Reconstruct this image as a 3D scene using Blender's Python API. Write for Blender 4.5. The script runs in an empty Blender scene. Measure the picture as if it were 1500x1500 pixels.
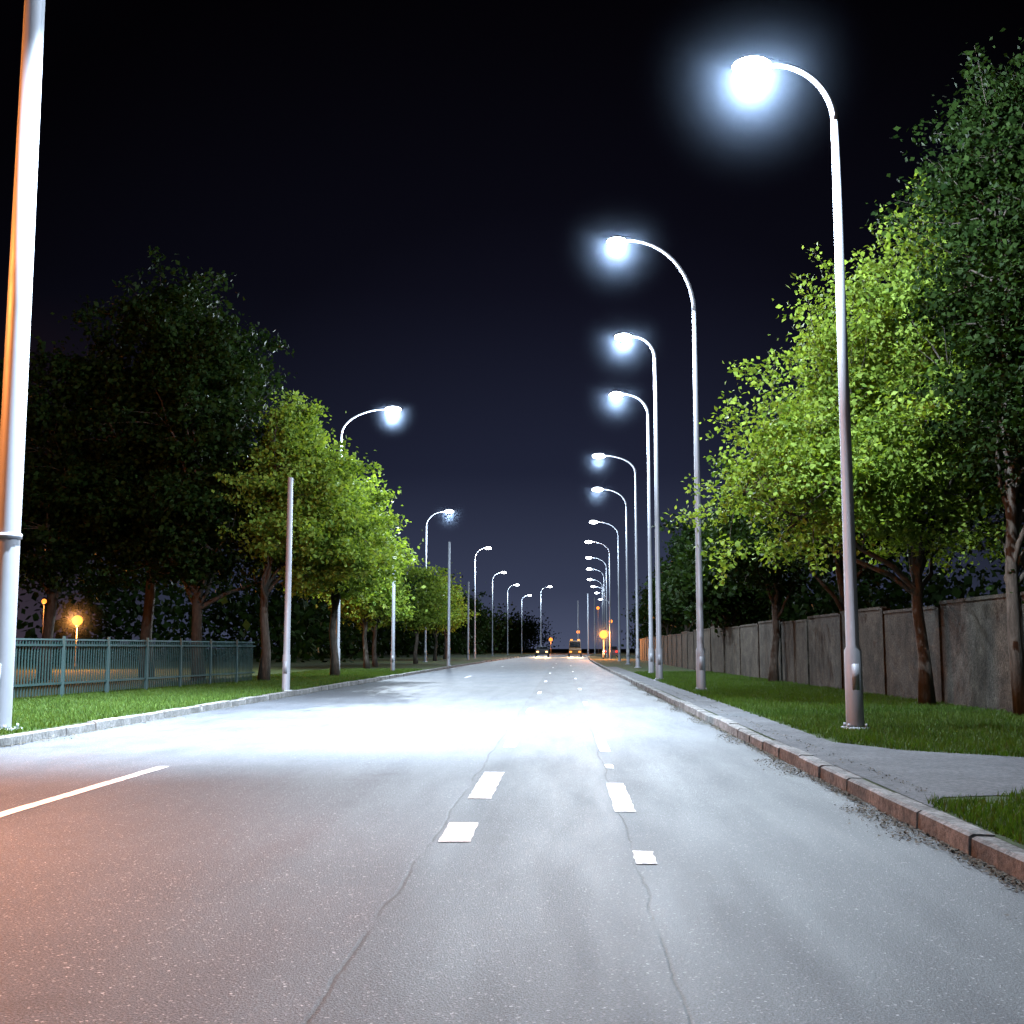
import bpy, math, random
import numpy as np
from mathutils import Vector
random.seed(7); RS=np.random.RandomState(11)
scene=bpy.context.scene
scene.view_settings.view_transform='Standard'; scene.view_settings.look='None'
scene.view_settings.exposure=0; scene.view_settings.gamma=1
COL=scene.collection

# ---------------------------------------------------------------- helpers
def link(ob,parent=None):
    COL.objects.link(ob)
    if parent is not None: ob.parent=parent
    return ob
def empty(name,loc=(0,0,0),rotz=0):
    e=bpy.data.objects.new(name,None); e.location=loc; e.rotation_euler=(0,0,rotz); e.empty_display_size=.3
    return link(e)
def mesh_obj(name,V,F,mats,parent=None,smooth=False,mi=None):
    me=bpy.data.meshes.new(name); me.from_pydata([tuple(v) for v in V],[],F)
    if not isinstance(mats,(list,tuple)): mats=[mats]
    for m in mats: me.materials.append(m)
    if mi is not None: me.polygons.foreach_set('material_index',mi)
    if smooth: me.polygons.foreach_set('use_smooth',[True]*len(F))
    me.update()
    return link(bpy.data.objects.new(name,me),parent)
def np_mesh(name,V,k,mat,parent=None):
    n=len(V)//k
    me=bpy.data.meshes.new(name)
    me.vertices.add(n*k); me.vertices.foreach_set('co',V.astype(np.float32).ravel())
    me.loops.add(n*k); me.loops.foreach_set('vertex_index',np.arange(n*k,dtype=np.int32))
    me.polygons.add(n); me.polygons.foreach_set('loop_start',np.arange(0,n*k,k,dtype=np.int32))
    me.polygons.foreach_set('loop_total',np.full(n,k,dtype=np.int32))
    me.materials.append(mat); me.update(calc_edges=True); me.validate()
    return link(bpy.data.objects.new(name,me),parent)
def tube(V,F,path,radii,n=8,cap=True):
    path=[Vector(p) for p in path]; base=len(V); m=len(path)
    ref=Vector((0,1,0.01))
    for i,p in enumerate(path):
        d=(path[min(i+1,m-1)]-path[max(i-1,0)]).normalized()
        a=d.cross(ref)
        if a.length<.1: a=d.cross(Vector((1,0,0)))
        a.normalize(); b=d.cross(a).normalized()
        for j in range(n):
            t=2*math.pi*j/n
            V.append(p+(a*math.cos(t)+b*math.sin(t))*radii[i])
    for i in range(m-1):
        for j in range(n):
            F.append((base+i*n+j,base+i*n+(j+1)%n,base+(i+1)*n+(j+1)%n,base+(i+1)*n+j))
    if cap:
        F.append(tuple(base+j for j in range(n))[::-1]); F.append(tuple(base+(m-1)*n+j for j in range(n)))
def box(V,F,c,s,rz=0,ch=0):
    b=len(V); ca,sa=math.cos(rz),math.sin(rz)
    for dz in (-1,1):
        for dx,dy in ((-1,-1),(1,-1),(1,1),(-1,1)):
            k=1-(ch if dz>0 else 0)
            x=dx*s[0]/2*k; y=dy*s[1]/2*k
            V.append(Vector((c[0]+x*ca-y*sa,c[1]+x*sa+y*ca,c[2]+dz*s[2]/2)))
    for f in ((0,3,2,1),(4,5,6,7),(0,1,5,4),(1,2,6,5),(2,3,7,6),(3,0,4,7)): F.append(tuple(b+i for i in f))
def ball(V,F,c,rx,ry,rz,nu=14,nv=10):
    b=len(V)
    for i in range(nv+1):
        for j in range(nu):
            a=math.pi*i/nv; t=2*math.pi*j/nu; V.append((c[0]+rx*math.sin(a)*math.cos(t),c[1]+ry*math.sin(a)*math.sin(t),c[2]+rz*math.cos(a)))
    for i in range(nv):
        for j in range(nu): F.append((b+i*nu+j,b+(i+1)*nu+j,b+(i+1)*nu+(j+1)%nu,b+i*nu+(j+1)%nu))

# ---------------------------------------------------------------- materials
class NT:
    def __init__(s,name):
        s.m=bpy.data.materials.new(name); s.m.use_nodes=True; s.t=s.m.node_tree; s.t.nodes.clear()
        s.out=s.t.nodes.new('ShaderNodeOutputMaterial')
    def n(s,typ,**kw):
        nd=s.t.nodes.new(typ)
        for k,v in kw.items(): setattr(nd,k,v)
        return nd
    def l(s,a,b): s.t.links.new(a,b)
    def coord(s,scale=(1,1,1)):
        tc=s.n('ShaderNodeTexCoord'); mp=s.n('ShaderNodeMapping'); mp.inputs['Scale'].default_value=scale
        s.l(tc.outputs['Object'],mp.inputs[0]); return mp.outputs[0]
    def noise(s,vec,sc,det=4,rough=.6):
        nd=s.n('ShaderNodeTexNoise'); nd.inputs['Scale'].default_value=sc; nd.inputs['Detail'].default_value=det
        nd.inputs['Roughness'].default_value=rough; s.l(vec,nd.inputs['Vector']); return nd.outputs['Fac']
    def ramp(s,fac,stops):
        r=s.n('ShaderNodeValToRGB'); e=r.color_ramp.elements
        while len(e)<len(stops): e.new(.5)
        for i,(p,c) in enumerate(stops):
            e[i].position=p; e[i].color=(c,c,c,1) if isinstance(c,(int,float)) else (*c,1)
        s.l(fac,r.inputs[0]); return r.outputs[0]
    def math(s,op,a,b=None,clamp=False):
        nd=s.n('ShaderNodeMath',operation=op); nd.use_clamp=clamp
        for i,x in enumerate((a,b)):
            if x is None: continue
            if isinstance(x,(int,float)): nd.inputs[i].default_value=x
            else: s.l(x,nd.inputs[i])
        return nd.outputs[0]
    def mix(s,fac,a,b,mode='MIX'):
        nd=s.n('ShaderNodeMix',data_type='RGBA',blend_type=mode)
        for idx,x in ((0,fac),(6,a),(7,b)):
            if isinstance(x,(int,float)): nd.inputs[idx].default_value=x if idx==0 else (x,x,x,1)
            elif isinstance(x,tuple): nd.inputs[idx].default_value=(*x,1)
            else: s.l(x,nd.inputs[idx])
        return nd.outputs[2]
    def bump(s,h,st,dist):
        b=s.n('ShaderNodeBump'); b.inputs['Strength'].default_value=st; b.inputs['Distance'].default_value=dist
        s.l(h,b.inputs['Height']); return b.outputs[0]
    def bsdf(s,col,rough=.7,normal=None,metal=0,spec=.5):
        b=s.n('ShaderNodeBsdfPrincipled')
        if isinstance(col,tuple): b.inputs['Base Color'].default_value=(*col,1)
        else: s.l(col,b.inputs['Base Color'])
        if isinstance(rough,(int,float)): b.inputs['Roughness'].default_value=rough
        else: s.l(rough,b.inputs['Roughness'])
        b.inputs['Metallic'].default_value=metal; b.inputs['Specular IOR Level'].default_value=spec
        if normal is not None: s.l(normal,b.inputs['Normal'])
        s.l(b.outputs[0],s.out.inputs[0]); return b

def mat_asphalt():
    s=NT('asphalt'); v=s.coord()
    fine=s.n('ShaderNodeTexVoronoi'); fine.inputs['Scale'].default_value=120; s.l(v,fine.inputs['Vector'])
    big=s.noise(v,.35,4); mid=s.noise(s.coord((1,.12,1)),2.5,5,.65); gr=s.noise(v,90,5,.85)
    c=s.ramp(big,[(.3,(.030,.035,.042)),(.7,(.050,.056,.066))])
    c=s.mix(.6,c,s.ramp(mid,[(.3,.65),(.7,1.2)]),'MULTIPLY')
    c=s.mix(1.0,c,s.ramp(gr,[(.40,.1),(.60,1.9)]),'MULTIPLY')
    sp=s.ramp(fine.outputs['Color'],[(.84,0),(.97,1)])
    c=s.mix(s.math('MULTIPLY',sp,.9),c,(.30,.31,.33))
    sep=s.n('ShaderNodeSeparateXYZ'); s.l(v,sep.inputs[0])
    wob=s.math('MULTIPLY',s.math('SUBTRACT',s.noise(s.coord((0,1,0)),.7,8,.62),.5),.16)
    brk=s.ramp(s.noise(s.coord((0,1,0)),.8,3),[(.38,.12),(.5,1)])
    tot=None
    for x0,w in ((-.84,.016),(.40,.010)):
        d=s.math('ABSOLUTE',s.math('SUBTRACT',s.math('ADD',sep.outputs[0],wob),x0))
        ln=s.math('SUBTRACT',1.0,s.math('DIVIDE',d,w),True)
        tot=ln if tot is None else s.math('MAXIMUM',tot,ln)
    seam=s.math('MULTIPLY',s.math('MULTIPLY',tot,brk),.9)
    c=s.mix(seam,c,(.006,.006,.007))
    dk=s.ramp(s.math('ADD',s.math('ADD',sep.outputs[0],wob),.84),[(0.0,1.12),(.02,.80)])
    c=s.mix(.8,c,dk,'MULTIPLY')
    pt=s.ramp(s.noise(v,.9,2),[(.64,0),(.68,1)])
    c=s.mix(s.math('MULTIPLY',pt,.3),c,(.02,.02,.022))
    h=s.math('ADD',s.math('MULTIPLY',fine.outputs['Distance'],.6),gr)
    h=s.math('SUBTRACT',h,s.math('MULTIPLY',seam,1.2))
    s.bsdf(c,s.ramp(mid,[(.3,.55),(.7,.70)]),s.bump(h,.7,.007),spec=.24); return s.m
def mat_paint():
    s=NT('worn_road_paint'); v=s.coord()
    w=s.ramp(s.noise(v,30,7,.8),[(.44,1),(.54,0)])
    w2=s.ramp(s.noise(v,1.3,3),[(.35,1),(.62,.3)])
    c=s.mix(s.math('MULTIPLY',w,w2),(.62,.63,.63),(.07,.07,.075))
    s.bsdf(c,.65,s.bump(s.noise(v,80,3),.6,.006)); return s.m
def mat_concrete(name,a,b,stain=.5,scale=1.2,streak=.3,mott=.8):
    s=NT(name); v=s.coord()
    n1=s.noise(v,scale,8,.7); n2=s.noise(v,22,6,.75); n3=s.noise(s.coord((1,1,streak)),2.0,6,.7)
    c=s.ramp(n1,[(.3,a),(.7,b)]); c=s.mix(stain,c,s.ramp(n3,[(.35,.4),(.6,1.15)]),'MULTIPLY')
    c=s.mix(mott,c,s.ramp(n2,[(.35,.3),(.65,1.6)]),'MULTIPLY')
    s.bsdf(c,.9,s.bump(n2,.8,.02),spec=.15); return s.m
def mat_metal_paint(name,col,rough=.4,dirt=.3,metal=0.0):
    s=NT(name); v=s.coord((1,1,.3)); n=s.noise(v,4,6,.7)
    c=s.mix(dirt,col,s.ramp(n,[(.3,.35),(.65,1.1)]),'MULTIPLY')
    s.bsdf(c,s.ramp(n,[(.3,rough+.2),(.7,rough)]),s.bump(n,.15,.004),metal=metal); return s.m
def mat_bark():
    s=NT('bark'); v=s.coord((1,1,.22)); n=s.noise(v,14,6,.7)
    s.bsdf(s.ramp(n,[(.3,(.016,.013,.010)),(.7,(.07,.06,.05))]),.9,s.bump(n,.9,.03),spec=.2); return s.m
def mat_leaf(name,a,b,trans,spec=.15):
    s=NT(name); g=s.n('ShaderNodeNewGeometry'); n=s.noise(s.coord(),.8,3)
    f=s.math('ADD',s.math('MULTIPLY',g.outputs['Random Per Island'],.6),s.math('MULTIPLY',n,.5),True)
    c=s.ramp(f,[(.2,a),(.85,b)])
    d=s.n('ShaderNodeBsdfPrincipled'); d.inputs['Roughness'].default_value=.6; d.inputs['Specular IOR Level'].default_value=spec
    s.l(c,d.inputs['Base Color'])
    t=s.n('ShaderNodeBsdfTranslucent'); s.l(s.mix(1.0,c,(1.6,1.5,.6),'MULTIPLY'),t.inputs[0])
    m=s.n('ShaderNodeMixShader'); m.inputs[0].default_value=trans; s.l(d.outputs[0],m.inputs[1]); s.l(t.outputs[0],m.inputs[2])
    s.l(m.outputs[0],s.out.inputs[0]); return s.m
def mat_ground(name,a,b,sc=3):
    s=NT(name); v=s.coord(); n=s.noise(v,sc,8,.7); n2=s.noise(v,60,3)
    c=s.ramp(n,[(.3,a),(.7,b)]); c=s.mix(.7,c,s.ramp(n2,[(.3,.5),(.7,1.5)]),'MULTIPLY')
    s.bsdf(c,.95,s.bump(n2,.8,.02),spec=.15); return s.m
def mat_emit(name,col,st):
    s=NT(name); e=s.n('ShaderNodeEmission'); e.inputs[0].default_value=(*col,1); e.inputs[1].default_value=st
    s.l(e.outputs[0],s.out.inputs[0])
    try: s.m.cycles.emission_sampling='NONE'
    except Exception: pass
    return s.m

ASPH=mat_asphalt(); PAINT=mat_paint()
KERB=mat_concrete('kerb_concrete',(.07,.07,.07),(.16,.16,.16),.5,2)
PATH=mat_concrete('path_asphalt',(.045,.048,.054),(.075,.079,.086),.25,1.5,1,.6)
WALLM=mat_concrete('wall_concrete',(.017,.0145,.0115),(.056,.049,.039),.8,2.4,.8,1.0)  # shade is put into the colour, darker than bare concrete
POLE=mat_metal_paint('galvanised_pole',(.19,.205,.235),.45,.3,.2)
FENCE=mat_metal_paint('green_fence_paint',(.004,.024,.023),.55,.3)
FPOST=mat_metal_paint('fence_post_paint',(.025,.05,.05),.5,.3)
DARK=mat_metal_paint('dark_metal',(.04,.04,.045),.5,.2)
BARK=mat_bark()
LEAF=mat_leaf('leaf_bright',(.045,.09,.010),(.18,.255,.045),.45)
LEAFD=mat_leaf('leaf_shaded',(.003,.009,.002),(.012,.024,.005),.22,.04)  # for crowns out of the lamplight: their shade is put into the leaf colour
GRASSB=mat_leaf('grass_blade',(.014,.036,.005),(.045,.085,.012),.3)
TURF=mat_ground('turf_soil',(.010,.018,.005),(.024,.040,.009),3)
SOIL=mat_ground('soil',(.010,.011,.007),(.024,.025,.016),.5)
DEBRIS=mat_ground('dry_debris',(.03,.026,.02),(.10,.09,.07),20)
LENS=mat_emit('led_lens',(.86,.94,1.0),30)
LENSO=mat_emit('sodium_lens',(1.0,.27,.035),2.6)
def mat_halo(name,dens,pw):  # scatter volume added round lamps to imitate their glare
    s=NT(name); vs=s.n('ShaderNodeVolumeScatter'); vs.inputs['Color'].default_value=(.55,.72,1,1)
    tc=s.n('ShaderNodeTexCoord'); ln=s.n('ShaderNodeVectorMath',operation='LENGTH'); s.l(tc.outputs['Object'],ln.inputs[0])
    f=s.math('SUBTRACT',1.0,s.math('DIVIDE',ln.outputs['Value'],2.0),True)
    f=s.math('MULTIPLY',s.math('POWER',f,pw),dens); s.l(f,vs.inputs['Density'])
    s.l(vs.outputs[0],s.out.inputs['Volume']); return s.m
_V=[];_F=[]; ball(_V,_F,(0,0,0),2.06,2.06,2.06,12,8)
HALO_MESH=bpy.data.meshes.new('halo'); HALO_MESH.from_pydata(_V,[],_F); HALO_MESH.materials.append(mat_halo('halo',.012,3.8)); HALO_MESH.validate()

# ---------------------------------------------------------------- layout
XR,XL=2.34,-6.86
def s_(y): return 0 if y<70 else ((y-70)/100.0)**2*1.3
YS=[-30,-10]+list(range(0,70,10))+list(range(70,421,8))
def strip(name,x0,x1,z,mat,ys=YS,parent=None):
    V=[];F=[]
    for y in ys: V+= [(x0+s_(y),y,z),(x1+s_(y),y,z)]
    for i in range(len(ys)-1): F.append((2*i,2*i+1,2*i+3,2*i+2))
    return mesh_obj(name,V,F,mat,parent)
mesh_obj('ground',[(-1500,-400,-.02),(1500,-400,-.02),(1500,2500,-.02),(-1500,2500,-.02)],[(0,1,2,3)],SOIL)
strip('road',XL-.05,XR+.05,0,ASPH)
strip('grass_verge',XR+.14,75,.12,TURF)
strip('grass_verge',-90,XL-.14,.12,TURF)

P=[(XR+.16,8.2),(2.75,8.75),(3.4,8.95),(5,9.1),(9,9.3),(9,11.1),(6.5,11.35),(4.6,11.9),(3.6,12.7),(3.1,13.8),
   (3.12,18),(3.15,25),(3.1,40),(3.1,69),(XR+.16,69)]
mesh_obj('footpath',[(x,y,.126) for x,y in P],[tuple(range(len(P)))],PATH)
def on_path(x,y):
    e=.06*math.sin(y*7.3)+.05*math.sin(y*17.1+x*5)
    if x<3.16+e: return y>8.5
    if y<8.9+e : return False
    lim=np.interp(x,[3.1,3.6,4.6,6.5,9],[13.8,12.7,11.9,11.35,11.1]); return y<lim+e

def kerb(name,xf,side):
    V=[];F=[]; y=-6.0
    while y<300:
        L=1.0 if y<90 else 6.0
        g=.012; j=random.uniform(-.014,.014); jz=random.uniform(-.014,.008); o=s_(y+L/2)
        prof=[(0,-.01),(.16,-.01),(.16,.125+jz),(.035,.13+jz),(.008,.115+jz)]
        b=len(V)
        for yy in (y+g,y+L-g):
            jj=random.uniform(-.008,.008)
            for px,pz in prof: V.append((xf+o+side*(px)+j+jj,yy,pz))
        n=len(prof)
        F.append(tuple(b+i for i in range(n))); F.append(tuple(b+n+i for i in range(n))[::-1])
        for i in range(n): F.append((b+i,b+(i+1)%n,b+n+(i+1)%n,b+n+i))
        y+=L
    mesh_obj(name,V,F,KERB)
kerb('kerb',XR,1); kerb('kerb',XL,-1)

def debris(name,xf,side,n,y0,y1,z0=.006):
    V=np.zeros((n*3,3))
    y=y0+(y1-y0)*RS.rand(n)**1.6
    d=np.abs(RS.randn(n))*(.05+.08*(np.sin(y*1.7)>.1))
    x=xf-side*d; sz=.005+.014*RS.rand(n)**2; a=RS.rand(n)*6.28
    for k in range(3):
        V[k::3,0]=x+sz*np.cos(a+k*2.1); V[k::3,1]=y+sz*np.sin(a+k*2.1)*1.3; V[k::3,2]=z0+RS.rand(n)*.015
    np_mesh(name,V,3,DEBRIS)
debris('gutter_debris',XR,1,14000,3,40); debris('gutter_debris',XL,-1,4000,8,45)
debris('gutter_debris',XR+.42,1,500,9,34,.128)

# ---------------------------------------------------------------- road markings
def marks(name,segs):
    V=[];F=[]
    for x,y0,y1,w in segs:
        b=len(V); n=max(2,int((y1-y0)/.12)+1)
        for i in range(n+1):
            y=y0+(y1-y0)*i/n; o=s_(y)
            V+=[(x+o-w/2+random.uniform(-.006,.006),y+random.uniform(-.02,.02),.005),(x+o+w/2+random.uniform(-.006,.006),y+random.uniform(-.02,.02),.005)]
        for i in range(n): F.append((b+2*i,b+2*i+1,b+2*i+3,b+2*i+2))
    mesh_obj(name,V,F,PAINT)
marks('lane_marking',[(-.69,7.4,8.2,.20),(-.68,9.5,11.5,.19),(-.67,14.4,16.2,.15)]+[(-.66,y,y+1.6,.10) for y in (22,31,42,56,72,92)])
marks('lane_marking',[(.46,6.7,7.1,.12),(.45,8.8,10.6,.155),(.46,11.9,12.3,.08),(.48,13.8,16.2,.12),(.45,18.2,19.2,.10)]+[(.47,y,y+1.5,.09) for y in (25,34,46,60,80)])
marks('lane_marking',[(-4.08,3.5,11.9,.12)]+[(-4.05,y,y+3,.09) for y in (48,76)])

# ---------------------------------------------------------------- street lamps
def street_lamp(x,y,H,dx,bend,r0=.105,r1=.042,power=5500,pp=2200,col=(.74,.87,1.0),lens=LENS,sleeve=True,name='street_lamp',spot=None,rad=.07,cone=156,halo=1.0,tilt=14,bowl=.2):
    e=empty(name,(x,y,.12)); H-=.12
    V=[];F=[]; zb=H-bend+.1
    zs=[0,.02,1.05,1.10,zb*.5,zb]
    if sleeve: rr=[r0*1.15,r0*1.15,r0*1.1,r0*.86,r0*.68+r1*.1,r1*1.35]
    else: rr=[r0,r0,r0,r0,r0*.95,r0*.8]
    tube(V,F,[(0,0,z) for z in zs],rr,16)
    tube(V,F,[(0,0,-.02),(0,0,.03)],[r0*1.9,r0*1.9],16)
    for k in range(4):
        a=k*math.pi/2+.78; tube(V,F,[(r0*1.55*math.cos(a),r0*1.55*math.sin(a),.02),(r0*1.55*math.cos(a),r0*1.55*math.sin(a),.08)],[.018,.018],6)
    box(V,F,(0,-r0*.98,.7),(r0*.9,.03,.35))
    if not sleeve: tube(V,F,[(0,0,2.55),(0,0,2.62)],[r0*1.12,r0*1.12],16)
    mesh_obj('pole',V,F,POLE,e,True)
    V=[];F=[]; sg=1 if dx>0 else -1; A=abs(dx)-.25
    ap=[];ar=[]
    for i in range(13):
        t=math.pi/2*i/12
        ap.append((sg*A*(1-math.cos(t)),0,zb-.02+bend*math.sin(t))); ar.append(r1*(1.35-.5*i/12) if sleeve else r0*(.8-.4*i/12))
    tube(V,F,ap,ar,12); mesh_obj('arm',V,F,POLE,e,True)
    V=[];F=[]; n=8; hx=sg*(A-.1)
    secs=[(0,.04,.03),(.12,.08,.045),(.3,.15,.055),(.5,.15,.05),(.60,.10,.035),(.64,.04,.015)]
    for i,(u,w,h) in enumerate(secs):
        for j in range(n):
            t=2*math.pi*j/n; V.append((hx+sg*u,w*math.cos(t),zb+bend+.01+h*max(math.sin(t),-.45)))
    for i in range(len(secs)-1):
        for j in range(n): F.append((i*n+j,i*n+(j+1)%n,(i+1)*n+(j+1)%n,(i+1)*n+j))
    F.append(tuple(range(n))[::-1]); F.append(tuple(range(len(V)-n,len(V))))
    mesh_obj('head',V,F,DARK,e,True)
    lx=hx+sg*.38; lz=zb+bend-.05
    V=[];F=[]; ball(V,F,(lx,0,lz),bowl*1.1,bowl*.9,bowl*.42); mesh_obj('lens_bowl',V,F,lens,e,True)
    lz-=bowl*.42+.02+rad
    ld=bpy.data.lights.new('lamp_light','POINT'); ld.energy=pp; ld.color=col; ld.shadow_soft_size=rad
    lo=bpy.data.objects.new('lamp_light',ld); lo.location=(lx,0,lz); link(lo,e)
    if power>0:
        sp=spot or (power,cone,(0,math.radians(-sg*tilt),0))
        sd=bpy.data.lights.new('lamp_beam','SPOT'); sd.energy=sp[0]; sd.color=col; sd.spot_size=math.radians(sp[1]); sd.spot_blend=1; sd.shadow_soft_size=.1
        so=bpy.data.objects.new('lamp_beam',sd); so.location=(lx,0,lz-.1); so.rotation_euler=sp[2]; link(so,e)
    if halo:
        o=bpy.data.objects.new('lamp_halo',HALO_MESH); o.location=(lx,0,lz+rad); o.scale=(halo,)*3; link(o,e)  # added sphere that gives the lamp a soft glare halo
    return e
RL=[(3.92,16.05,9.5,-1.13,.9),(3.51,30.2,12.0,-2.0,2.0),(3.22,39.7,11.95,-1.05,.8),(3.65,49,11.95,-1.3,.9),(4.15,65.9,12.1,-2.05,1.0),
          (4.38,80,12.1,-1.95,1.2),(4.8,101,12.1,-2.1,1.2),(4.75,119,12,-2.1,1.2),(5.2,140,12,-2.1,1.2),(5.6,160,12,-2,1.2),(6.2,185,12,-2,1.2),(7.3,206,12,-2,1.2),(8.6,230,12,-2,1.2),(10.3,260,12,-2,1.2)]
for i,a in enumerate(RL):
    street_lamp(*a,power=2200 if i<9 else 0,pp=[10500,8500,8000,7500][i] if i<4 else 3200,halo=1 if i<6 else 0,bowl=[.26,.24,.28,.28][i] if i<4 else .34)
for i,a in enumerate([(-10.2,52.4,12.1,2.35,1.2),(-11.0,92.6,12.1,1.8,1.2),(-9.6,126,12,1.4,1.2),(-10.2,167,12,1.6,1.2),(-9.6,200,12,1.6,1.2),(-8.6,240,12,1.6,1.2),(-4.0,206,12,1.6,1.2)]):
    street_lamp(*a,power=16000 if i==0 else (5000 if i<3 else 0),pp=18000 if i==0 else 5000,halo=[.75,1][i] if i<2 else 0,tilt=-6,bowl=.34)
street_lamp(3.9,1.5,12.0,-2.0,1.6,halo=0,power=2800,pp=600)
street_lamp(-7.5,15.3,13.0,2.4,1.4,r0=.165,r1=.06,pp=900,sleeve=False,halo=0,spot=(150000,80,(math.radians(17),math.radians(3),0)))
street_lamp(-10.0,5.5,8.0,1.5,.8,power=46000,pp=900,cone=104,tilt=0,col=(1.0,.32,.10),lens=LENSO,halo=0)
street_lamp(-14.6,13.2,8.0,1.5,.8,power=500,pp=10000,cone=98,tilt=0,col=(1.0,.28,.06),lens=LENSO,halo=0)  # unseen sodium lamp added to colour the near left pole orange
def garden_lamp(x,y,h,bowl,p,halo=0):
    e=empty('garden_lamp',(x,y,.1)); V=[];F=[]; tube(V,F,[(0,0,0),(0,0,.3),(0,0,.33),(0,0,h-bowl*1.2)],[.07,.06,.035,.03],8); tube(V,F,[(0,0,h-bowl*1.2),(0,0,h-bowl*.9)],[.08,.1],8)
    mesh_obj('post',V,F,DARK,e,True); V=[];F=[]; ball(V,F,(0,0,h),bowl,bowl,bowl); mesh_obj('globe',V,F,LENSO,e,True)
    ld=bpy.data.lights.new('globe_light','POINT'); ld.energy=p; ld.color=(1,.30,.05); ld.shadow_soft_size=.1
    o=bpy.data.objects.new('globe_light',ld); o.location=(0,-bowl-.12,h); link(o,e)
    if halo:
        o=bpy.data.objects.new('lamp_halo',HALO_MESH); o.location=(0,-bowl,h); o.scale=(halo,)*3; link(o,e)  # same added glare sphere, round the globe
garden_lamp(-24.6,58,2.5,.26,7000,1); garden_lamp(-30,66,3.8,.14,400)
garden_lamp(4.1,120,2.5,.42,9000,1.3); garden_lamp(7.6,210,4,.4,800); garden_lamp(9.5,235,6.5,.35,800); garden_lamp(6.8,230,9,.3,500); garden_lamp(-2.8,255,3,.4,3000); garden_lamp(3.5,280,5,.4,3000)

def post(x,y,H,r):
    e=empty('lamp_post',(x,y,.12)); V=[];F=[]
    tube(V,F,[(0,0,0),(0,0,.02),(0,0,.9),(0,0,.94),(0,0,H-.14),(0,0,H-.12)],[r*1.2,r*1.2,r*1.15,r,r*.85,r*.6],14)
    tube(V,F,[(0,0,-.02),(0,0,.03)],[r*1.8,r*1.8],14); box(V,F,(0,-r*1.1,.6),(r,.03,.3))
    mesh_obj('shaft',V,F,POLE,e,True)
post(-7.05,29.5,5.6,.085)
post(-7.2,73,7.9,.09); post(-7.7,52.5,5,.08); post(-9,110,7.5,.09)
for (x,y) in ((4.4,210),(6.0,225),(3,240)): post(x,y,11,.12)

# ---------------------------------------------------------------- wall right
def wall():
    e=empty('concrete_wall')
    V=[];F=[];V2=[];F2=[];y=5.0; XX=([5,19.4,53,110],[7.9,7.45,6.5,7.4])
    while y<110:
        L=3.6; x0=np.interp(y,*XX); y1=y+L; x1=np.interp(y1,*XX)
        ang=math.atan2(x1-x0,L); cx,cy=(x0+x1)/2,(y+y1)/2; h=1.92+random.uniform(-.06,.06)
        box(V,F,(cx,cy,.1+h/2),(.12,L-.22,h),-ang)
        box(V,F,(cx,cy,.1+h+.03),(.16,L-.22,.06),-ang,.02)
        box(V2,F2,(x0,y,.1+(h+.02)/2),(.20,.20,h+.02),-ang,.05)
        y=y1
    mesh_obj('panels',V,F,WALLM,e); mesh_obj('pillars',V2,F2,WALLM,e)
wall()
def fence():
    e=empty('metal_fence'); A=Vector((-12.2,13,0));B=Vector((-9.9,37,0)); L=(B-A).length; d=(B-A)/L; ang=math.atan2(d.y,d.x)
    V=[];F=[];V2=[];F2=[]
    n=int(L/.115)
    for i in range(n):
        p=A+d*(i*.115+.05); box(V,F,(p.x,p.y,.12+.66),(.028,.02,1.16),ang)
    for z in (.32,1.15):
        c=(A+B)/2; box(V,F,(c.x+.03*d.y,c.y,.12+z),(L,.03,.045),ang)
    i=0.
    while i<=L:
        p=A+d*i; box(V2,F2,(p.x+.04,p.y,.12+.67),(.06,.06,1.36),ang,.2); i+=2.05
    c=(A+B)/2; box(V2,F2,(c.x,c.y,.12+1.27),(L,.04,.035),ang)
    mesh_obj('pickets',V,F,FENCE,e); mesh_obj('posts_and_rail',V2,F2,FPOST,e)
fence()

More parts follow.
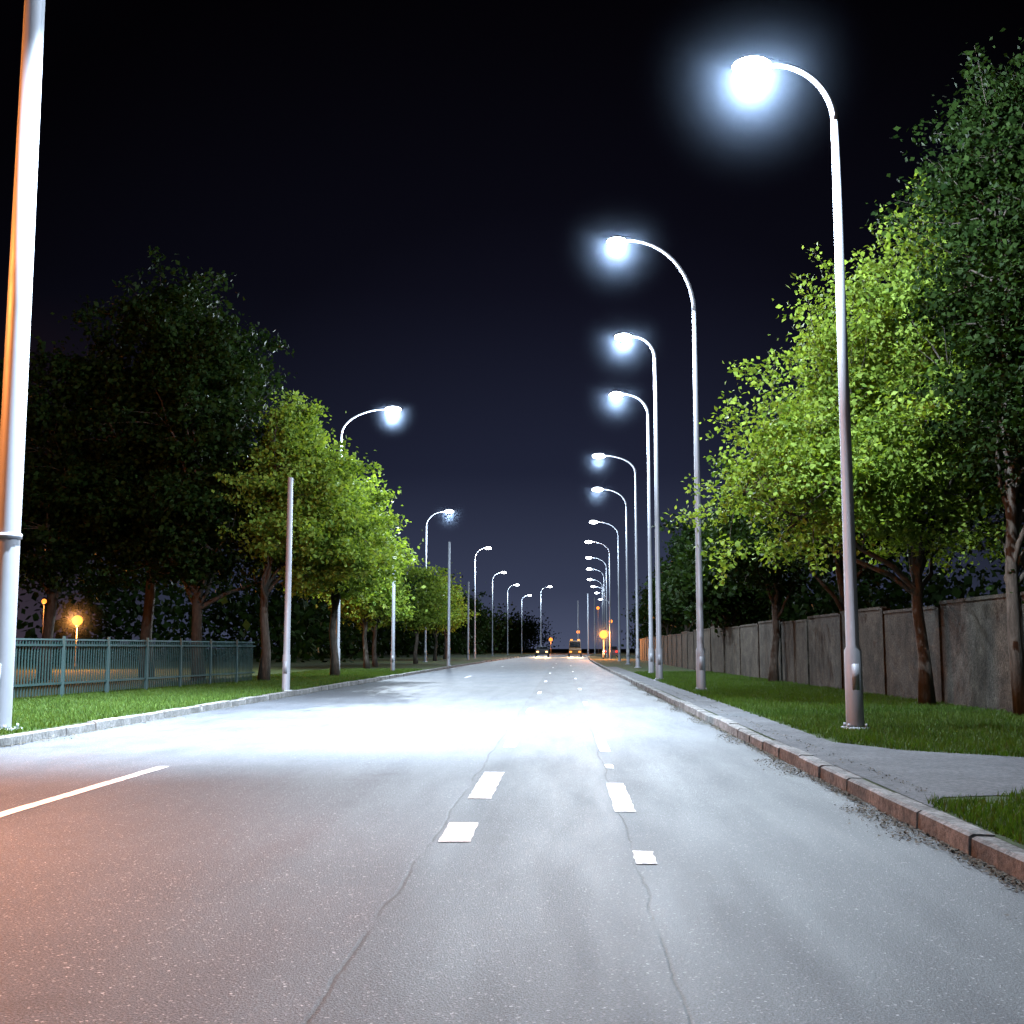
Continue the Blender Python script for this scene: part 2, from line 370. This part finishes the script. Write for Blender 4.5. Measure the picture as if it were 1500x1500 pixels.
# ---------------------------------------------------------------- trees
def tree(base,H,tr,blobs,nclump,lpc,ls,leaf,seed,name='deciduous_tree',spread=.3,nl=12,shoots=0):
    R=np.random.RandomState(seed); e=empty(name,base)
    bl=np.array(blobs,float); vol=(bl[:,3]*bl[:,4]*bl[:,5]); vol=vol/vol.sum()
    C=[]
    for _ in range(nclump):
        b=bl[R.choice(len(bl),p=vol)]; u=R.randn(3); u/=np.linalg.norm(u); r=R.rand()**.42*(1+.17*R.randn())
        C.append(b[:3]+u*r*b[3:6])
    C=np.array(C); V=[];F=[]
    tp=[];trr=[]; lean=R.randn(2)*.25; top=H*.82
    for i in range(9):
        t=i/8; tp.append((lean[0]*t*t*1.5+.06*math.sin(i*1.9+seed),lean[1]*t*t+.06*math.cos(i*1.3+seed),t*top)); trr.append(tr*((1-t)**.8*.85+.08)*(1.35 if i==0 else 1))
    tube(V,F,tp,trr,10); tp=np.array(tp)
    samples=[(tp[i],trr[i]) for i in range(3,9)]
    idx=R.choice(len(C),min(nl,len(C)),replace=False)
    for i in idx:
        c=C[i]; z0=max(min(c[2]*.55,top*.9),H*.18); k=z0/top*8; a=tp[int(k)]+(tp[min(int(k)+1,8)]-tp[int(k)])*(k-int(k))
        mid=(a+c)/2+np.array([0,0,.12*np.linalg.norm(c-a)])+R.randn(3)*.15; r0=tr*.42*(1-z0/top*.55)
        pp=[];pr=[]
        for j in range(7):
            t=j/6; p=a*(1-t)**2+2*mid*t*(1-t)+c*t*t+R.randn(3)*.05*(0<j<6); pp.append(p); pr.append(r0*(1-t)+.012)
            if j>0: samples.append((p,pr[-1]))
        tube(V,F,pp,pr,6,False)
    SP=np.array([x[0] for x in samples])
    ext=[]
    for c in C:
        d=np.linalg.norm(SP-c,axis=1)+.5*np.maximum(SP[:,2]-c[2],0); k=int(d.argmin()); a=SP[k]
        mid=(a+c)/2+R.randn(3)*.12+np.array([0,0,.1]); rb=min(samples[k][1]*.6,.03)
        tube(V,F,[a,mid,c],[rb,rb*.7,.005],4,False)
        dd=c-a; dn=np.linalg.norm(dd)+1e-6
        if R.rand()<.6:
            q=c+dd/dn*(.3+.6*R.rand())+R.randn(3)*.12; tube(V,F,[c,q],[.006,.003],3,False)
            for s in (.4,.6,.8,1.0): ext.append(c+(q-c)*s)
    mesh_obj('trunk_and_limbs',V,F,BARK,e,True)
    cnt=np.maximum(5,(lpc*(.3+1.4*R.rand(len(C)))).astype(int)); P=np.repeat(C,cnt,0); sc=np.repeat(spread*(.6+.8*R.rand(len(C))),cnt)
    if ext:
        E=np.repeat(np.array(ext),max(4,lpc//10),0); P=np.vstack([P,E]); sc=np.concatenate([sc,np.full(len(E),spread*.38)])
    n=len(P); sc=sc[:,None]
    P=P+R.randn(n,3)*sc*np.array([1.1,1.1,.6])
    nrm=R.randn(n,3)*.8+np.array([0,0,.7]); nrm/=np.linalg.norm(nrm,axis=1)[:,None]
    t=R.randn(n,3)+np.array([0,0,-.3]); t-=nrm*(t*nrm).sum(1)[:,None]; t/=np.linalg.norm(t,axis=1)[:,None]; b=np.cross(nrm,t)
    L=(ls*(.55+.8*R.rand(n)))[:,None]; w=L*.34
    Vv=np.empty((n*4,3)); fold=nrm*w*.35
    Vv[0::4]=P; Vv[1::4]=P+t*L*.45+b*w+fold; Vv[2::4]=P+t*L; Vv[3::4]=P+t*L*.45-b*w+fold
    np_mesh('foliage',Vv,4,leaf,e)
# right
tree((6.75,22.3,.1),9,.14,[(-2.0,-.3,4.0,2.2,2.2,1.1),(-1.0,-.2,5.2,2.2,2.2,1.5),(-.7,0,7.0,1.5,1.9,1.6),(.6,.2,4.8,2.2,2.4,2.0),(.7,0,7.8,1.4,1.6,1.7)],600,115,.105,LEAF,1,nl=18,spread=.23)
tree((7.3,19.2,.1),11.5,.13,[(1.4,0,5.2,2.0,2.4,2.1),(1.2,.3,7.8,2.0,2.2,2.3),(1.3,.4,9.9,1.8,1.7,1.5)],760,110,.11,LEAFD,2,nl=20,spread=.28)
tree((7.4,31,.1),8.5,.15,[(0,0,4.6,2.0,2.4,1.6),(.3,0,6.2,1.8,2.0,1.6)],240,90,.15,LEAFD,3)
tree((6.6,37,.1),7.4,.15,[(0,0,4.4,2.0,2.4,1.5),(.4,0,5.8,1.7,2.0,1.3)],200,80,.16,LEAFD,4)
tree((11.5,26,.1),11,.2,[(0,0,5.5,3,3,3),(0,0,8.5,2.4,2.4,2.2)],240,70,.2,LEAFD,5)
# left
tree((-9.7,37.5,.1),9.8,.18,[(1.6,.6,4.6,2.1,2.2,1.4),(1.0,.5,6.3,1.8,2.2,1.7),(.7,.3,8.2,1.0,1.2,1.1)],420,95,.15,LEAF,6,nl=14,spread=.25)
tree((-8.7,44,.1),8.5,.17,[(.3,0,4.6,2.1,2.4,1.6),(.2,0,6.4,1.7,2,1.6)],260,80,.17,LEAF,7,spread=.27)
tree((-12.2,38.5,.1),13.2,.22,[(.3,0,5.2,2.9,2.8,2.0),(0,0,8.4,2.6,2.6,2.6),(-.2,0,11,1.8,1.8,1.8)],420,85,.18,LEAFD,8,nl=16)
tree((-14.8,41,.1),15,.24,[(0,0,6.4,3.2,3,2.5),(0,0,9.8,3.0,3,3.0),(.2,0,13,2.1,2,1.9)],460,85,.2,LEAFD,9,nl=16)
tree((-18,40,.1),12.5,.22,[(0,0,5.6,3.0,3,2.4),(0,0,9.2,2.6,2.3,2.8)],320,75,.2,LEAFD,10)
far=[(-10.2,60,8,LEAF),(-11.2,69,8.5,LEAFD),(-10.4,82,8,LEAF),(-11,100,8,LEAF),(-12,118,9,LEAF),(-11.5,140,9,LEAFD),
     (6.9,48,7,LEAFD),(7.3,57,8.5,LEAFD),(7.8,68,9,LEAFD),(8.8,84,9.5,LEAFD),(9.2,104,9,LEAFD),(10.2,128,9,LEAFD)]
for i,(x,y,h,m) in enumerate(far):
    tree((x,y,.1),h,.15,[(0,0,h*.5,2.1,2.3,h*.18),(0,0,h*.72,1.5,1.6,h*.18)],130,60,.24,m,20+i,spread=.38,nl=9)

def mass():
    n=110000; R=np.random.RandomState(5); m=420
    side=R.choice([-1,1],m); yy=60+R.rand(m)**.8*330; off=R.rand(m)
    cx=np.array([s_(y) for y in yy])+np.where(side<0,-18-off*34,14+off*30); cz=1.5+R.rand(m)*6
    k=R.randint(0,m,n); r=R.randn(n,3)*np.array([2.4,2.2,1.8]); P=np.stack([cx[k],yy[k],cz[k]],1)+r; P[:,2]=np.abs(P[:,2])
    keep=~((P[:,0]<-20)&(P[:,0]>-34)&(P[:,1]<75)&(P[:,2]<5)); P=P[keep]; n=len(P)
    nr=R.randn(n,3); nr/=np.linalg.norm(nr,axis=1)[:,None]; t=np.cross(nr,R.randn(n,3)); t/=np.linalg.norm(t,axis=1)[:,None]; b=np.cross(nr,t)
    L=(.4+.4*R.rand(n))[:,None]; V=np.empty((n*4,3)); V[0::4]=P; V[1::4]=P+t*L*.5+b*L*.4; V[2::4]=P+t*L; V[3::4]=P+t*L*.5-b*L*.4
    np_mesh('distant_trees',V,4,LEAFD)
mass()

# ---------------------------------------------------------------- grass
def grass(name,n,fx,y0,y1,ok,pw=1.7,hh=.07):
    y=y0+(y1-y0)*RS.rand(n)**pw; xa,xb=fx(y); x=xa+(xb-xa)*RS.rand(n)
    keep=np.array([ok(a,b) for a,b in zip(x,y)]); x=x[keep]; y=y[keep]; n=len(x)
    clump=.6+.5*np.sin(x*5+np.sin(y*3)*2)*np.sin(y*4.3+1); sc=1+np.maximum(y-15,0)*.03
    h=hh*(.5+.7*RS.rand(n))*(.7+.5*clump)*(.6+.4*sc); a=RS.rand(n)*6.28; w=.004*sc*1.6; l=RS.randn(n,2)*.35*h[:,None]
    V=np.empty((n*3,3))
    V[0::3]=np.stack([x-w*np.cos(a),y-w*np.sin(a),np.full(n,.118)],1); V[1::3]=np.stack([x+w*np.cos(a),y+w*np.sin(a),np.full(n,.118)],1)
    V[2::3]=np.stack([x+l[:,0],y+l[:,1],.118+h],1)
    np_mesh(name,V,3,GRASSB)
grass('grass',230000,lambda y:(np.full_like(y,2.52),np.full_like(y,7.5)),5.0,52,lambda x,y: not on_path(x,y))
grass('grass',150000,lambda y:(np.full_like(y,-11.5),np.full_like(y,-7.03)),14.0,58,lambda x,y: True,1.4)

# ---------------------------------------------------------------- vehicles
def car(name,x,y,rz,col,head=True,van=False):
    e=empty(name,(x,y,0),rz); M=mat_metal_paint(name+'_paint',col,.3,.1); G=mat_metal_paint(name+'_glass',(.01,.012,.015),.1,.05)
    prof=[(-2.1,.35),(-2.15,.75),(-2.0,.95),(-1.2,1.0),(-.6,1.42),(.9,1.45),(1.6,1.0),(2.05,.9),(2.12,.4)] if not van else [(-2.6,.4),(-2.65,1.0),(-2.4,1.25),(-1.9,2.2),(2.5,2.3),(2.6,.45)]
    V=[];F=[];n=len(prof)
    for sx in (-.88,.88):
        for py,pz in prof: V.append((sx*(1 if pz<1.05 else .86),py,pz))
    F.append(tuple(range(n))[::-1]); F.append(tuple(range(n,2*n)))
    for i in range(n): F.append((i,(i+1)%n,n+(i+1)%n,n+i))
    mesh_obj('body',V,F,M,e)
    V=[];F=[]
    if van:
        b=0; V+=[(-.72,-2.42,1.36),(.72,-2.42,1.36),(.68,-2.0,2.1),(-.68,-2.0,2.1)]; F.append((0,1,2,3))
    else:
        for q in ((-1.0,1.14,-.66,1.40),(1.0,1.42,1.5,1.08)):
            b=len(V); o=-.03 if q[0]<0 else .04
            V+= [(-.74,q[0]+o,q[1]+.03),(.74,q[0]+o,q[1]+.03),(.7,q[2]+o,q[3]+.03),(-.7,q[2]+o,q[3]+.03)]; F.append((b,b+1,b+2,b+3))
        for sx in (-1,1):
            b=len(V); V+=[(sx*.86,-.9,1.08),(sx*.86,1.35,1.08),(sx*.80,.85,1.38),(sx*.80,-.5,1.38)]; F.append((b,b+1,b+2,b+3))
    mesh_obj('windows',V,F,G,e)
    V=[];F=[]
    for wx in (-.85,.85):
        for wy in (-1.35,1.35): tube(V,F,[(wx-.1,wy,.33),(wx+.1,wy,.33)],[.33,.33],16)
    mesh_obj('wheels',V,F,DARK,e)
    V=[];F=[]
    for sx in (-.62,.62): box(V,F,(sx,-2.17 if not van else -2.67,.72),(.3,.06,.2))
    if van:
        for sx in (-.5,.5): box(V,F,(sx,-1.8,2.36),(.3,.2,.2))
    mesh_obj('headlights',V,F,mat_emit(name+'_headlight',(1,.30,.05) if van else (1,.5,.2),3 if van else 5) if head else DARK,e)
    V=[];F=[]
    for sx in (-.66,.66): box(V,F,(sx,2.12 if not van else 2.62,.8),(.26,.06,.16))
    mesh_obj('tail_lights',V,F,mat_emit(name+'_tail',(1,.03,.02),4),e)
    if head:
        for sx in (-.62,.62):
            l=bpy.data.lights.new('headlight_beam','SPOT'); l.energy=7000; l.color=(1,.55,.22); l.spot_size=math.radians(50); l.spot_blend=.8; l.shadow_soft_size=.08
            o=bpy.data.objects.new('headlight_beam',l); o.location=(sx,-2.4 if not van else -2.9,.75); o.rotation_euler=(math.radians(86),0,math.pi); link(o,e)
    return e
car('car',-3.0,165,0,(.03,.03,.035))
car('van',1.6,165,0,(.2,.10,.03),van=True)
car('car',6.0,150,math.pi,(.1,.02,.02),head=False)

# ---------------------------------------------------------------- world
w=bpy.data.worlds.new('World'); scene.world=w; w.use_nodes=True; t=w.node_tree; t.nodes.clear()
N=t.nodes.new; Lk=t.links.new
out=N('ShaderNodeOutputWorld'); bg=N('ShaderNodeBackground'); tc=N('ShaderNodeTexCoord'); sp=N('ShaderNodeSeparateXYZ')
Lk(tc.outputs['Generated'],sp.inputs[0])
def wr(fac,stops):
    r=N('ShaderNodeValToRGB'); el=r.color_ramp.elements
    while len(el)<len(stops): el.new(.5)
    for i,(p,c) in enumerate(stops): el[i].position=p; el[i].color=(*c,1)
    Lk(fac,r.inputs[0]); return r.outputs[0]
grad=wr(sp.outputs[2],[(0,(.070,.084,.145)),(.05,(.038,.047,.088)),(.15,(.0135,.0165,.036)),(.3,(.0066,.0070,.0165)),(.5,(.0038,.0034,.0080))])
az=wr(sp.outputs[1],[(.82,(.16,.13,.12)),(.93,(.46,.44,.42)),(.985,(1,1,1))])
mx=N('ShaderNodeMix'); mx.data_type='RGBA'; mx.blend_type='MULTIPLY'; mx.inputs[0].default_value=1
Lk(grad,mx.inputs[6]); Lk(az,mx.inputs[7])
neg=N('ShaderNodeMath'); neg.operation='MULTIPLY'; neg.inputs[1].default_value=-1; Lk(sp.outputs[0],neg.inputs[0])
wx=wr(neg.outputs[0],[(.33,(0,0,0)),(.5,(1,1,1))]); wz=wr(sp.outputs[2],[(0,(.030,.008,.002)),(.28,(0,0,0))])
m2=N('ShaderNodeMix'); m2.data_type='RGBA'; m2.blend_type='MULTIPLY'; m2.inputs[0].default_value=1; Lk(wx,m2.inputs[6]); Lk(wz,m2.inputs[7])
m3=N('ShaderNodeMix'); m3.data_type='RGBA'; m3.blend_type='ADD'; m3.inputs[0].default_value=1; Lk(mx.outputs[2],m3.inputs[6]); Lk(m2.outputs[2],m3.inputs[7])
Lk(m3.outputs[2],bg.inputs[0]); Lk(bg.outputs[0],out.inputs[0]); bg.inputs[1].default_value=1

# ---------------------------------------------------------------- camera
cd=bpy.data.cameras.new('camera'); cd.sensor_width=36; cd.lens=40.8; cd.clip_start=.05; cd.clip_end=4000
cam=bpy.data.objects.new('camera',cd); cam.location=(0,0,1.2); cam.rotation_euler=(math.radians(90+6.7),0,math.radians(2.53)); COL.objects.link(cam)
scene.camera=cam
